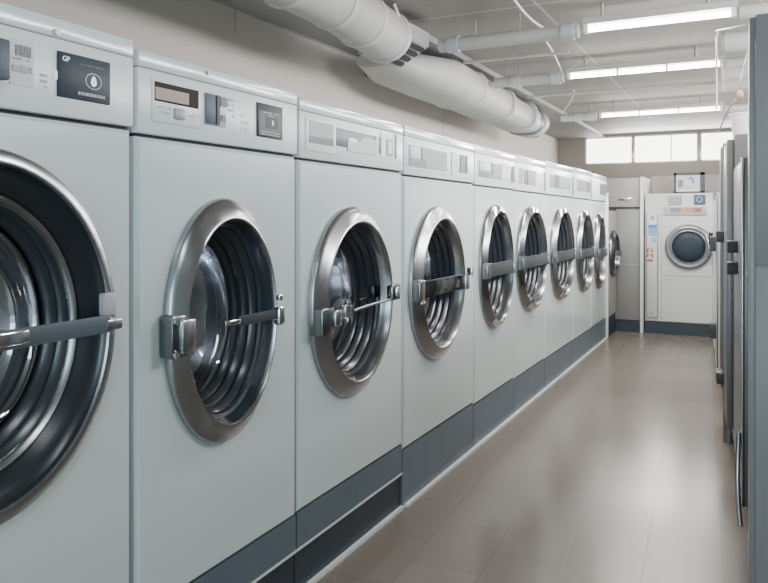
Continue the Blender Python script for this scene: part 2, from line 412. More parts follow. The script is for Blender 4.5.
washers=[]
for i in range(9):
    g=.007
    y0,y1=E[i]+g,E[i+1]-g; X=-L; ym=(y0+y1)/2
    t=thing('washing_machine', wl[i], 'washing machine', (X-WD/2,ym,0), 'front-loading washers of the left row')
    washers.append(t)
    zk,zp,zt=zkick[i],zpan[i],ztop[i]
    if i==0:
        cy,ry=.872,.316; cz=z_at(340,X+.02,cy); rz=.360
    else:
        a,b,c_,d_=doors_px[i]
        sl,sr=s_at(a,X+.005),s_at(b,X+.045)
        cy,ry=(sl+sr)/2,(sr-sl)/2
        hw=(y1-y0)/2-.012
        ry=min(ry,hw); cy=min(max(cy,y0+ry+.01),y1-ry-.01)
        cz=z_at((c_+d_)/2,X+.035,cy); rz=(d_-c_)/2*dep(X+.035,cy)/F
    bm=B(); front_with_hole(bm,X,y0,y1,zk+.006,zp-.004,cy,cz,ry*.93,rz*.93,WD)
    body=obj('body',bm,M['enamel'],t,smooth=30)
    # dark joint, control panel, top cap
    q('joint_strip',M['gapdark'],t,X-WD+.02,X-.012,y0+.004,y1-.004,zp-.0045,zp+.0045)
    zs=zt-.040
    cp=q('control_panel',M['panel'],t,X-WD,X+.004,y0,y1,zp+.004,zs-.002,bev=.004)
    q('cap_joint',M['grey'],t,X-WD+.02,X-.001,y0+.003,y1-.003,zs-.004,zs+.003)
    cap=q('top_cap',M['enamel'],t,X-WD,X+.005,y0,y1,zs,zt,bev=.004)
    # kick plate
    if i<3:
        kp=q('kick_plate',M['kick'],t,X-WD+.1,X-.004,y0-.003,y1+.003,.150,zk+.004)
        q('plinth',M['kick_d'],t,X-WD+.1,X-.012,y0-.004,y1+.004,0,.142)
        q('edging_strip',M['line'],t,X-.03,X-.002,y0-.004,y1+.004,.142,.150)
    else:
        kp=q('kick_plate',M['kick'],t,X-WD+.1,X-.004,y0-.003,y1+.003,.0,zk+.004)
    # gasket and drum
    bm=B(); lathe_x(bm,gasket_for(i),cy,cz,X,ry,rz); obj('gasket',bm,M['rubber'],t,smooth=35)
    if i==0:
        bm=B(); lathe_x(bm,[(.765,-.03),(.772,-.022),(.760,-.019),(.735,-.026),(.728,-.034)],cy,cz,X,ry,rz); obj('bright_ring',bm,M['chrome'],t,smooth=50)
    bm=B(); lathe_x(bm,DRUM,cy,cz,X,ry,rz); dr=obj('drum',bm,M['drum'],t,smooth=50)
    bm=B(); lathe_x(bm,[(.30,-.436),(.28,-.425),(.22,-.42),(.10,-.425),(0,-.426)],cy,cz,X,ry,rz); obj('drum_boss',bm,M['chrome_b'],dr,smooth=40)
    style=['near','half','thin','badge','band','band','band','band','band'][i]
    make_door(t,i,X,cy,cz,ry,rz,style)
    # ---- control panels, one by one
    XP=X+.004
    def pb(name,m,c,p0=-.001,p1=.003,bev=0.0,par=cp): return panel_box(name,m,par,XP,c,p0,p1,bev)
    if i==0:
        # dark dispenser handle at the frame edge
        s0,s1,z0,z1=rect_of(XP,(-16,4,36,84))
        bm=B(); box(bm,XP,XP+.02,s0,s1,z0+.012,z1,bev=.005); box(bm,XP,XP+.014,s0,s1-.02,z0-.01,z0+.02,bev=.005)
        obj('dispenser_handle',bm,M['slate'],cp,smooth=30)
        lb=pb('label',M['label'],(9.5,33,37,84),p1=.0015)
        s0,s1,z0,z1=rect_of(XP,(9.5,33,37,84))
        w=s1-s0;h=z1-z0
        marks('print',M['ink'],lb,XP+.0015,s0+.22*w,s1-.12*w,z1-.36*h,z1-.12*h,2,fill=1,th=.95,seed=3)
        marks('print',M['grey'],lb,XP+.0015,s0+.12*w,s1-.2*w,z1-.47*h,z1-.38*h,1,seed=4)
        marks('print',M['grey'],lb,XP+.0015,s0+.08*w,s1-.08*w,z1-.72*h,z1-.55*h,1,fill=1,th=.8,seed=5)
        s0,s1,z0,z1=rect_of(XP,(40,47,66,89)); marks('print',M['ink_lt'],cp,XP,s0,s1,z0,z1,4,seed=6)
        s0,s1,z0,z1=rect_of(XP,(57,109,50.5,96))
        ds=q('display',M['black'],cp,XP-.001,XP+.004,s0,s1,z0,z1,bev=.001)
        w=s1-s0;h=z1-z0; XD=XP+.004
        text_obj('lettering','GP',.015,M['icon'],ds,(XD+.0004,s0+.07*w,z1-.20*h),(0,1,0))
        cxx,czz=s0+.66*w,z0+.47*h
        bm=B(); ringlet(bm,XD,cxx,czz,.19*h,.022*h,sx=1.25,p=.0006); obj('dial_ring',bm,M['ink_lt'],ds)
        bm=B(); disc(bm,XD,cxx,czz-.02*h,.085*h,.10*h,p=.0009,tip=.5); obj('icon',bm,M['icon'],ds)
        marks('print',M['ink_lt'],ds,XD,s0+.36*w,s1-.12*w,z0+.10*h,z0+.19*h,1,fill=1,th=.8,seed=8)
        marks('print',M['slate'],ds,XD,s0+.40*w,s1-.12*w,z0+.76*h,z0+.84*h,1,fill=1,th=.6,seed=9)
        bm=B(); disc(bm,XP,rect_of(XP,(55.5,56,70,76))[0],rect_of(XP,(55.5,56,75,82))[3],.006,.010,p=.002); obj('glare_spot',bm,M['icon'],cp)  # glare beside the display, put in as a small glowing disc
        s=s_at(58.5,X+.01); z=z_at(32,X+.01,s)
        bm=B(); tube(bm,[(X+.007,s,z),(X+.010,s,z)],.007,16); obj('screw_cap',bm,M['white'],cap,smooth=40)
    elif i==1:
        s0,s1,z0,z1=rect_of(XP,(151.5,199,76,121))
        fr=q('display_frame',M['panel'],cp,XP-.001,XP+.003,s0,s1,z0,z1,bev=.001)
        s0,s1,z0,z1=rect_of(XP,(153.5,197.5,81,100.5)); XD=XP+.003
        wd=q('display',M['brown'],fr,XD-.001,XD+.001,s0,s1,z0,z1)
        q('lit_readout',M['pinkwin'],wd,XD+.001,XD+.002,s0+.002,s0+.76*(s1-s0),z0+.10*(z1-z0),z0+.72*(z1-z0))
        s0,s1,z0,z1=rect_of(XP,(173,183,108,119)); 
        q('button',M['grey'],fr,XD-.001,XD+.004,s0,s1,z0,z1,bev=.002)
        for c in ((157,170,104,114),(188,198,112,117)):
            s0,s1,z0,z1=rect_of(XP,c); marks('print',M['ink_lt'],fr,XD,s0,s1,z0,z1,2,seed=int(c[0]))
        s0,s1,z0,z1=rect_of(XP,(204,225,92,124)); 
        sl=q('coin_unit',M['grey_lt'],cp,XP-.001,XP+.003,s0,s1,z0,z1,bev=.001)
        s0,s1,z0,z1=rect_of(XP,(204.5,217.5,93,123)); sp=q('slot_plate',M['slate'],sl,XP+.002,XP+.006,s0,s1,z0,z1,bev=.001)
        w=s1-s0; q('slot_edge',M['black'],sl,XP+.006,XP+.0085,s1-.22*w,s1,z0,z1)
        for c in ((219.5,226,97,106),(220,224.5,115,121.5)):
            s0,s1,z0,z1=rect_of(XP,c); q('coin_slot',M['ink'],sl,XP+.002,XP+.005,s0,s1,z0,z1)
        s0,s1,z0,z1=rect_of(XP,(228,234,97,118)); marks('print',M['ink_lt'],cp,XP,s0,s1,z0,z1,4,seed=12)
        s0,s1,z0,z1=rect_of(XP,(241,249,112,132)); marks('print',M['label'],cp,XP,s0,s1,z0,z1,3,seed=13)
        s0,s1,z0,z1=rect_of(XP,(256.5,281.5,102,136)); w=s1-s0;h=z1-z0; XD=XP+.004
        ds=q('display',M['black'],cp,XP-.001,XD,s0,s1,z0,z1,bev=.001)
        q('display_face',M['slate'],ds,XD-.001,XD+.0005,s0+.06*w,s1-.08*w,z0+.05*h,z1-.22*h)
        cxx,czz=s0+.56*w,z0+.46*h
        bm=B(); box(bm,XD+.0004,XD+.0012,cxx-.24*w,cxx+.24*w,czz-.18*h,czz+.17*h,bev=.0003); obj('icon_plate',bm,M['black'],ds)
        bm=B(); ringlet(bm,XD,cxx-.06*w,czz+.02*h,.20*h,.022*h,sx=1.1,p=.0009); obj('dial_ring',bm,M['ink_lt'],ds)
        bm=B(); disc(bm,XD,cxx+.02*w,czz,.04*h,.09*h,p=.0016); obj('icon',bm,M['icon'],ds)
        marks('print',M['ink_lt'],ds,XD+.0002,s0+.12*w,s1-.12*w,z0+.05*h,z0+.20*h,2,fill=1,th=.35,seed=14)
        marks('print',M['ink_lt'],ds,XD+.0002,s0+.22*w,s1-.2*w,z1-.30*h,z1-.22*h,1,seed=15)
        s=s_at(209,X+.01); z=z_at(72.5,X+.01,s)
        bm=B(); tube(bm,[(X+.007,s,z),(X+.010,s,z)],.006,14); obj('screw_cap',bm,M['grey_lt'],cap,smooth=40)
    elif i==2:
        cw=pb('coin_frame',M['white'],(305,335,117,150),p1=.004,bev=.001)
        s0,s1,z0,z1=rect_of(XP,(308,332.5,119.5,142.5)); XD=XP+.004
        q('coin_window',M['grey'],cw,XD-.001,XD+.001,s0,s1,z0+.3*(z1-z0),z1)
        q('coin_tray',M['ink'],cw,XD-.001,XD+.0015,s0,s1,z0,z0+.3*(z1-z0))
        s0,s1,z0,z1=rect_of(XP,(335.5,393,127.5,149))
        dk=q('display',M['midgrey'],cp,XP-.001,XP+.002,s0,s1,z0+.012,z1,bev=.001)
        w=s1-s0;h=z1-z0; XD=XP+.002
        bm=B()
        prism(bm,[(s0+.18*w,z0),(s0+.68*w,z0),(s0+.68*w,z0+.78*h),(s0+.45*w,z0+.82*h),(s0+.38*w,z0+.55*h),(s0+.18*w,z0+.55*h)],'x',XD-.001,XD+.0015); obj('dispenser_cover',bm,M['grey_lt'],dk)
        q('divider',M['white'],dk,XD,XD+.003,s0+.66*w,s0+.69*w,z0,z1)
        bm=B(); disc(bm,XD,s0+.26*w,z0+.56*h,.08*w,.10*h,p=.0022); obj('cap',bm,M['white'],dk)
        pb('coin_unit',M['white'],(380.5,394,132.5,157),p1=.004)
        s0,s1,z0,z1=rect_of(XP,(385.5,391.5,139,156)); u=q('slot_plate',M['grey'],cp,XP+.003,XP+.006,s0,s1,z0,z1)
        bm=B(); disc(bm,XP+.006,(s0+s1)/2,z0+.75*(z1-z0),.016,.012); disc(bm,XP+.006,(s0+s1)/2,z0+.35*(z1-z0),.016,.016); obj('button',bm,M['white'],u)
        pb('edge_strip',M['ink'],(393.5,395.8,134.5,158.5),p1=.005)
    else:
        # framed window with a pale inset, and a smaller dark window
        rows={3:((406.5,446.5,144,166),(459.5,466.5,154.5,172),(451,456.5,152,174)),
              4:((478,501,160,177),(511.2,518.4,166,182),(501,509,163,179)),
              5:((518.5,536.5,167.5,183.5),(522.8,527.2,170,184),(535,541,173,185)),
              6:((549,570,174,187),(554.5,557.5,174.5,188),(559.5,569,175.5,187)),
              7:((576.5,588.5,179,191),(586.5,589.3,181.5,191),None),
              8:((599.3,606.8,183,194.5),None,None)}[i]
        # keep every insert inside its own panel
        def clampc(c):
            s0,s1,z0,z1=rect_of(XP,c)
            return max(s0,y0+.03),min(s1,y1-.03),max(z0,zp+.03),min(z1,zs-.02)
        a=clampc(rows[0])
        fr=q('display_frame',M['white'],cp,XP-.001,XP+.003,a[0]-.012,min(a[1]+.012,y1-.015),a[2]-.012,a[3]+.010,bev=.001)
        XD=XP+.003
        q('display',M['grey'] if i!=8 else M['midgrey'],fr,XD-.001,XD+.001,*a)
        w,h=a[1]-a[0],a[3]-a[2]
        if i in(3,4):
            q('coin_window',M['label'],fr,XD,XD+.003,a[0]+.04*w,a[0]+(.28 if i==3 else .5)*w,a[2]+.42*h,a[3]-.05*h,bev=.001)
            q('shade_panel',M['midgrey'],fr,XD,XD+.0025,a[0]+.02*w,a[0]+.42*w,a[2]+.04*h,a[2]+.36*h)
            q('divider',M['midgrey'],fr,XD,XD+.003,a[0]+(.30 if i==3 else .54)*w,a[0]+(.34 if i==3 else .60)*w,a[2]+.2*h,a[3])
        elif i==5: q('divider',M['white'],fr,XD,XD+.003,a[0]+.18*w,a[0]+.26*w,a[2],a[3])
        if rows[2]:
            b=clampc(rows[2]); q('side_window',M['label'] if i!=6 else M['grey_lt'],cp,XP+.001,XP+.005,*b)
        if rows[1]:
            b=clampc(rows[1]); u=q('slot_plate',M['midgrey'],cp,XP+.002,XP+.006,*b)
            q('slot_edge',M['slate'],u,XP+.006,XP+.007,b[1]-.25*(b[1]-b[0]),b[1],b[2],b[3])
    if i in(5,6,7):
        q('edge_handle',M['grey'],t,X+.004,X+.012,y1-.03,y1-.012,zp+.02,zs-.03)
# pale strip along the foot of the whole row and base seams
o=q('edging',M['line'],None,-L-.02,-L+.012,E[3]+.02,E[9]-.02,0,.012); o.name='trim_5'; struct(o)
o=q('edging',M['line'],None,-L-.03,-L+.004,E[0],E[3]+.01,0,.012); o.name='trim_6'; struct(o)

# ------------------------------------------------------------------ far end: grey dryer, cabinets, rear washer
SBK=8.03
def bp(px): return x_at(px,SBK)
# low grey machine closing the row
s0,s1=E[9]+.02,SBK-.03
t=thing('tumble_dryer','low grey machine between the white washer row and the beige cabinets','dryer',(-L-.4,(s0+s1)/2,0))
zt10=z_at(210,-L,s0+.2)
X=-L+.015; cy=(s0+s1)/2; ry=(s1-s0)/2-.03; cz=z_at(253.5,X,cy); rz=(277-230)/2*dep(X,cy)/F
bm=B(); front_with_hole(bm,X,s0,s1,.2,zt10,cy,cz,ry*.9,rz*.9,.8); obj('body',bm,M['beige'],t,smooth=30)
q('kick_plate',M['kick_d'],t,X-.7,X-.01,s0,s1,0,.2)
bm=B(); lathe_x(bm,RING,cy,cz,X,ry,rz,n=48); d=obj('door',bm,M['gun'],t,smooth=40)
bm=B(); lathe_x(bm,BOWL,cy,cz,X,ry,rz,n=48); obj('door_glass',bm,M['glass'],d,smooth=60)
q('strap',M['slate'],d,X+.058,X+.064,cy-ry+.03,cy+ry-.03,cz-.02,cz+.03,bev=.002)
bm=B(); lathe_x(bm,gasket_for(3),cy,cz,X,ry,rz,n=48); obj('gasket',bm,M['rubber'],t,smooth=40)
bm=B(); lathe_x(bm,DRUM[:4]+[(0,-.30)],cy,cz,X,ry,rz,n=48); obj('drum',bm,M['drum'],t,smooth=40)
q('worktop',M['gapdark'],t,X-.78,X+.004,s0,s1,zt10,zt10+.012)
# white post at the end of the washer row
o=q('end_post',M['white'],None,-L-.05,-L+.018,E[9]-.003,E[9]+.016,0,1.45,bev=.002); tag(o,'thin white vertical strip closing the far end of washer row','post')

def zb(py,px=660): return z_at(py,bp(px),SBK)
# tall beige cabinets
xa,xb=bp(600),bp(640.2)
t=thing('wall_cabinet','beige laminate cupboard at upper left of the rear corner','cabinet',((xa+xb)/2,SBK+.3,zb(208.5)+.012))
q('carcass',M['beige'],t,xa,xb,SBK+.02,SBK+.6,zb(208.5)+.012,zb(177),bev=.003)
dd=q('door',M['beige'],t,xa+.004,xb-.004,SBK,SBK+.019,zb(208)+.014,zb(178),bev=.003)
bm=B(); x0,x1=bp(619),bp(632); z=zb(198.5); box(bm,x0,x1,SBK-.02,SBK,z-.012,z+.012,bev=.005); obj('handle',bm,M['chrome_b'],dd,smooth=30)
t=thing('tall_cabinet','grey-beige tall cabinet door below the upper cupboard, on dark plinth','cabinet',((xa+xb)/2,SBK+.3,0))
xa2=bp(612)
q('carcass',M['greige'],t,xa2-.12,xb,SBK+.02,SBK+.6,.1,zb(209)+.0)
q('door',M['greige'],t,xa2,xb-.004,SBK,SBK+.019,zb(322)+.004,zb(210),bev=.002)
q('joint_line',M['beige'],t,xa2+.003,xb-.006,SBK-.001,SBK+.001,zb(265)-.004,zb(265)+.004)
q('plinth',M['kick_d'],t,xa2-.1,xb,SBK+.01,SBK+.55,0,zb(322))
# white upright
x0,x1=bp(640.4),bp(643.4)
o=q('upright_panel',M['white'],None,x0,x1,SBK-.03,SBK+.6,0,zb(176.5),bev=.002); tag(o,'narrow white upright panel between beige cabinets and rear washer','panel')
# back filler
x0,x1=bp(643.6),bp(674); 
o=q('back_panel',M['wall'],None,bp(643.8),bp(724),SBK+.68,SBK+.72,0,z_at(175.5,bp(680),SBK+.7)); tag(o,'beige back panel standing behind the rear washer','panel')
# rear washer
xa,xb=bp(645),bp(713.3)
zk,zt=zb(323.5,690),zb(193,690)
t=thing('washing_machine','white washer facing the camera at the end of the aisle','washing machine',((xa+xb)/2,SBK+.33,0))
bm=B()
# body facing -Y : build with the row helper in its own axes then rotate
cx,czr=bp(688.8),zb(247,689); rr=(711.2-666)/2*dep(cx,SBK)/F/1.0; 
front_with_hole(bm,0,-(xb-cx),cx-xa,zk,zt,0,czr,rr*.88*1.0,rr*.88,.62)
def face_back(bm):   # row axes (X out of the front, Y along) -> facing the camera end of the room
    for v in bm.verts:
        v.co=Vector((cx - v.co.y, SBK - v.co.x, v.co.z))
face_back(bm)
obj('body',bm,M['enamel_w'],t,smooth=30)
q('kick_plate',M['kick_d'],t,xa,xb,SBK+.015,SBK+.6,0,zk)
bm=B(); lathe_x(bm, [(1,-.002),(1,.014),(.985,.024),(.93,.036),(.86,.040),(.80,.036),(.77,.026),(.75,.030),(.71,.032),(.69,.022),(.68,.0)],0,czr,0,rr,rr,n=64); face_back(bm); d=obj('door',bm,M['ring_grey'],t,smooth=30)
bm=B(); lathe_x(bm,[(.69,.012),(.66,.02),(.60,.035),(.4,.048),(0,.054)],0,czr,0,rr,rr,n=64); face_back(bm); obj('door_glass',bm,M['black'],d,smooth=60)
hx=bp(706.5); bm=B(); tube(bm,bez((hx,SBK-.06,czr+.11),(hx+.03,SBK-.085,czr+.05),(hx+.035,SBK-.085,czr-.05),(hx+.01,SBK-.06,czr-.10)),.011,8); obj('handle',bm,M['chrome_b'],d,smooth=50)
bm=B(); lathe_x(bm,[(.88,-.02),(.8,-.12),(0,-.14)],0,czr,0,rr,rr,n=48); face_back(bm); obj('drum',bm,M['rubber'],t,smooth=40)
q('panel_seam',M['grey'],t,bp(662),xb-.01,SBK-.001,SBK+.001,zb(276.5,690)-.003,zb(276.5,690)+.003)
q('side_seam',M['grey_lt'],t,bp(661.5)-.003,bp(661.5)+.003,SBK-.001,SBK+.001,zk+.01,zt-.01)
def rb(name,m,par,px0,px1,py0,py1,p0=.0,p1=.004,bev=0.0):
    return q(name,m,par,bp(px0),bp(px1),SBK-p1,SBK-p0,zb(py1,690),zb(py0,690),bev=bev)
kp=rb('keypad',M['grey'],t,668,681.5,196,205,p1=.006)
for r in range(3):
    for c in range(3):
        px=669+c*4; py=196.8+r*2.7
        rb('key',M['grey_lt'],kp,px,px+2.6,py,py+1.7,p0=.006,p1=.009)
ds=rb('display',M['slate'],t,694,705.5,195,205,p1=.006)
bm=B(); ringlet(bm,0,cx-bp(699.5),zb(199.5,690),.030,.010,p=.0075); face_back(bm); obj('dial_ring',bm,M['sky'],ds)
sh=rb('dispenser_shelf',M['grey_lt'],t,664,707,206.8,215.5,p1=.014,bev=.004)
sl=rb('dispenser_slot',M['ink'],sh,670.5,702.5,207.6,212,p0=.013,p1=.016)
rb('sticker',M['orange'],sl,681.5,687,208.2,212,p0=.016,p1=.018); rb('sticker',M['pinkwin'],sl,687.5,693.5,208,210.5,p0=.016,p1=.018)
rb('sticker',M['orange'],sl,687.5,693.5,210.5,212.2,p0=.016,p1=.018); rb('sticker',M['red'],sl,695.5,700,208.4,211.6,p0=.016,p1=.018)
st=rb('coin_column',M['enamel_w'],t,646.2,658.2,213,319,p1=.02,bev=.003)
rb('column_edge',M['grey'],st,646.0,647.2,213,319,p0=.018,p1=.023); rb('column_edge',M['grey'],st,657.4,658.4,213,319,p0=.018,p1=.023)
lb=rb('label',M['label'],st,647.6,657,214,246.5,p0=.019,p1=.022)
rb('print',M['blue'],lb,648.5,657,224.8,227.8,p0=.022,p1=.0235); rb('print',M['sky'],lb,648.5,657,227.8,234.5,p0=.022,p1=.0235)
rb('print',M['blue'],lb,649.5,656,235,236,p0=.022,p1=.0235); rb('print',M['sky'],lb,653,656,238,242,p0=.022,p1=.0235)
rb('print',M['grey'],lb,651,654.5,216,219.5,p0=.022,p1=.0235)
rl=rb('label',M['enamel_w'],st,646.8,655,248.5,263.5,p0=.019,p1=.022)
for (a,b,c,e) in ((647,648.4,249,253.6),(648.4,650.5,249,250),(648.4,650,251.3,252.2),(651.5,652.7,249,253.6),(652.7,654.3,251,252.2),(647,653.5,255,256),(647,648.3,255,258.4),(651.8,653.5,255,258.4),(647,653,260.2,262.4)):
    rb('print',M['red'],rl,a,b,c,e,p0=.022,p1=.0235)
rb('keyhole',M['grey_lt'],st,650.5,653.5,313,316,p0=.02,p1=.023)
# framed picture on the washer top
z0=zt+.001; yb=SBK+.12
x0,x1=x_at(674,yb),x_at(704.8,yb); z1=z_at(172.6,x_at(690,yb),yb)
t=thing('picture_frame','grey framed pale notice standing on top of the rear washer','picture frame',((x0+x1)/2,yb,z0))
bm=B(); fw=.032
for r_ in ((x0,x0+fw*.7,z0,z1),(x1-fw*1.3,x1,z0,z1),(x0,x1,z0,z0+fw*.6),(x0,x1,z1-fw*.8,z1)): box(bm,r_[0],r_[1],yb-.02,yb+.02,r_[2],r_[3])
obj('frame',bm,M['fr_grey'],t)
pc=q('picture',M['screen'],t,x0+.01,x1-.02,yb-.008,yb+.012,z0+.01,z1-.01)
w,h=x1-x0,z1-z0
for (m,a,b,c,e) in (('ink',.14,.30,.28,.66),('ink_lt',.36,.62,.2,.35),('ink_lt',.40,.58,.62,.72),('sky',.50,.60,.68,.80),('blue',.60,.66,.48,.72),('white',.06,.82,.05,.15)):
    q('print',M[m],pc,x0+a*w,x0+b*w,yb-.0095,yb-.008,z0+c*h,z0+e*h)

# ------------------------------------------------------------------ right-hand row: cabinet and dryers seen edge-on
RZ=math.radians(3.5)
def lq(name,m,par,*a,bev=0.0): 
    bm=B(); box(bm,*a,bev=bev); return obj(name,bm,m,par,smooth=30 if bev else None)
# local axes: +x into the machine, +y along the aisle away from camera, front plane x=0
cab=thing('steel_locker','tall blue-grey metal cabinet cropped by right edge of photo','cabinet',(.004,2.46,0),rotz=math.radians(.6),world_built=False)
lq('carcass',M['blueloc'],cab,.012,.78,0,.40,.06,1.812,bev=.003)
lq('side_panel_upper',M['blueloc'],cab,.010,.775,-.012,0,1.062,1.806,bev=.003)
lq('side_panel_lower',M['blueloc'],cab,.010,.775,-.012,0,.07,1.054,bev=.003)
dr=lq('door',M['steel_l'],cab,-.006,.012,.004,.396,.07,1.805,bev=.003)
lq('lock',M['gun'],dr,-.010,-.006,.33,.35,.98,1.03,bev=.001)
lq('plinth',M['kick_d'],cab,.03,.76,.01,.39,0,.06)
bm=B(); tube(bm,[(.08,-.014,1.60),(.08,-.02,1.60)],.014,14); obj('screw_cap',bm,M['grey'],cab,smooth=40)
def dryer(name,label,loc,wid,ht,mbody,mdoor,kind):
    t=thing(name,label,'dryer',loc,'machines of the right-hand row',rotz=RZ,world_built=False)
    lq('body',mbody,t,.02,.74,0,wid,.10,ht,bev=.005)
    lq('plinth',M['kick_d'],t,.06,.70,.01,wid-.01,0,.10)
    return t
# nearest dryer
t=dryer('tumble_dryer','grey steel dryer panel directly behind the blue-grey cabinet',(-.012,2.90,0),.82,1.44,M['steel_l'],None,0)
d=lq('door',M['steel'],t,-.006,.019,.03,.79,.16,1.42,bev=.004)
for z in (1.08,.99): lq('latch',M['latchdark'],t,-.045,.0,.46,.53,z-.025,z+.025,bev=.006)
lq('edge_trim',M['chrome'],d,-.014,-.006,.02,.05,.16,1.42,bev=.003)
bm=B(); tube(bm,bez((-.02,.06,.42),(-.028,.06,.30),(-.028,.03,.2),(-.02,-.03,.11)),.009,8); obj('foot_rail',bm,M['chrome'],t,smooth=50)
# second: brushed steel with column
t=dryer('tumble_dryer','brushed steel dryer with vertical pipe and foot on its front edge',(-.085,3.86,0),.80,1.60,M['steel'],None,1)
d=lq('door',M['steel'],t,-.012,.019,.04,.76,.18,1.58,bev=.006)
bm=B(); tube(bm,[(.012,.46,.0),(.012,.46,1.60)],.030,14); obj('column_pipe',bm,M['steel'],t,smooth=50)
bm=B(); box(bm,-.024,.03,.60,.78,.25,1.60,bev=.012); obj('corner_column',bm,M['steel'],t,smooth=40)
for z in (.34,1.10): 
    lq('clamp',M['latchdark'],t,-.05,.0,.44,.58,z-.03,z+.03,bev=.006)
# third: white
t=dryer('tumble_dryer','white dryer edge just before the rear washer, dark latches on its side',(-.165,5.0,0),.85,1.46,M['enamel_w'],None,2)
d=lq('door',M['enamel_w'],t,-.012,.019,.03,.82,.18,1.36,bev=.004)
for z in (1.02,.42): lq('latch',M['latchdark'],t,-.05,.0,.50,.62,z-.05,z+.05,bev=.006)
lq('edge_trim',M['chrome'],d,-.02,-.012,.03,.06,.18,1.36,bev=.003)
t=dryer('tumble_dryer','farthest white dryer on the right, touching the corner of rear washer',(-.235,6.2,0),1.0,1.40,M['enamel_w'],None,3)
d=lq('door',M['enamel_w'],t,-.012,.019,.03,.97,.18,1.34,bev=.004)
lq('latch',M['latchdark'],t,-.045,.0,.5,.62,.98,1.08,bev=.006)
# white bin on the second dryer
bx,by,bz=-.02,4.30,1.602
bm=B(); n=24; rings=[]
for r,z in ((.052,0),(.058,.01),(.074,.135),(.080,.138),(.080,.15),(.070,.15),(.066,.13),(.05,.015)):
    rings.append([bm.verts.new((bx+r*math.cos(2*PI*k/n),by+r*math.sin(2*PI*k/n),bz+z)) for k in range(n)])
for a,b in zip(rings,rings[1:]):
    for k in range(n): bm.faces.new((a[k],a[(k+1)%n],b[(k+1)%n],b[k]))
bm.faces.new(rings[0]); bm.faces.new(rings[-1])
o=obj('plastic_bucket',bm,M['white'],None,smooth=40); tag(o,'white plastic bucket on top of the brushed steel dryer','bucket')
# pipes and ducts under the ceiling on the right
def pipe_thing(name,label,cat,pts,r,m,n=12,group=None):
    bm=B(); tube(bm,pts,r,n); o=obj(name,bm,m,None,smooth=50); return tag(o,label,cat,group)
sx=4.6
pipe_thing('bent_pipe','thin white pipe bent down from the ceiling beside the right-hand lights','pipe',
    [(XR,3.2,z_at(24,x_at(750,3.3),3.3)),(x_at(750,3.3),3.3,z_at(24,x_at(750,3.3),3.3)),(x_at(717,3.6),3.6,z_at(31,x_at(717,3.6),3.6)),(x_at(716.5,3.62),3.62,z_at(36,x_at(716.5,3.62),3.62)),(x_at(716.5,3.62),3.62,z_at(110,x_at(716.5,3.62),3.62))]  ,.0045,M['pipe'],8)
for k,(py,s,r,lab) in enumerate([(42,4.35,.055,'short grey duct stub under ceiling above right dryers, nearest the camera'),(71,5.2,.055,'white round duct stub in line with the middle ceiling tube'),(82,5.7,.05,'lower white duct stub behind the middle ceiling tube')]):
    z=z_at(py,x_at(730,s),s)
    t=thing('exhaust_duct',lab,'duct',(x_at(735,s),s,z),'duct stubs above the right row')
    bm=B(); tube(bm,[(x_at(722,s),s,z),(XR,s,z)],r,16); obj('pipe',bm,M['duct'],t,smooth=50)
    bm=B(); tube(bm,[(x_at(722,s)-.002,s,z),(x_at(725,s),s,z)],r*1.12,16); obj('collar',bm,M['grey'] if k==0 else M['duct_s'],t,smooth=50)
s=3.9; x=x_at(740,s); z=z_at(94,x,s)
t=thing('hanging_tag','small pink tag hanging on a cord above the right dryers','tag',(x,s,z))
bm=B(); 
for sg in (-1,1):
    pass
rings=[]
for j in range(7):
    ph=-PI/2+PI*j/6; rings.append([bm.verts.new((x+.015*math.cos(ph)*math.cos(2*PI*k/12),s+.012*math.cos(ph)*math.sin(2*PI*k/12),z+.022*math.sin(ph))) for k in range(12)])
for a,b in zip(rings,rings[1:]):
    for k in range(12): bm.faces.new((a[k],a[(k+1)%12],b[(k+1)%12],b[k]))
bmesh.ops.remove_doubles(bm,verts=bm.verts,dist=.0005)
obj('tag_disc',bm,M['pink'],t,smooth=60)
bm=B(); tube(bm,bez((x,s,z+.03),(x+.0,s,z+.15),(x+.06,s,z+.22),(x+.09,s,ZC)),.004,6); obj('cord',bm,M['wire'],t,smooth=60)
pipe_thing('cord','thin grey cord looping from the pink tag down to the dryer pipes','cord',
    bez((x_at(738,3.92),3.92,z_at(98,x_at(738,3.92),3.92)),(x_at(728,4.1),4.1,z_at(105,x_at(728,4.1),4.1)),(x_at(722,4.3),4.3,z_at(125,x_at(722,4.3),4.3)),(x_at(719,4.4),4.4,z_at(131,x_at(719,4.4),4.4))),.004,M['wire'],6)

# ------------------------------------------------------------------ ceiling tubes with conduits
def light(label, s, x0, x1, z=2.13, joints=0):
    t=thing('ceiling_light',label,'ceiling light',((x0+x1)/2,s,z),'fluorescent ceiling lights')
    bm=B(); prism(bm,[(s-.020,z+.022),(s+.020,z+.022),(s+.014,z+.055),(s-.014,z+.055)],'x',x0-.03,x1+.03); obj('housing',bm,M['pipe'],t)
    bm=B(); tube(bm,[(x0,s,z),(x1,s,z)],.0145,14); obj('fluorescent_tube',bm,M['tube'],t,smooth=50)
    for xx in (x0-.012,x1+.012):
        q('end_cap',M['white'],t,xx-.012,xx+.012,s-.019,s+.019,z-.019,z+.03,bev=.004)
    for j in range(joints):
        xx=x0+(x1-x0)*(j+1)/(joints+1); q('clip',M['grey_lt'],t,xx-.006,xx+.006,s-.017,s+.017,z-.017,z+.022)
    for xx in (x0+.1*(x1-x0),x0+.85*(x1-x0)):
        bm=B(); tube(bm,[(xx,s,z+.053),(xx,s,ZC)],.008,8); obj('hanger',bm,M['wire'],t,smooth=50)
    return t
LS=[(3.67,-.71,-.077),(4.84,-1.05,-.165),(6.82,-1.20,-.23)]
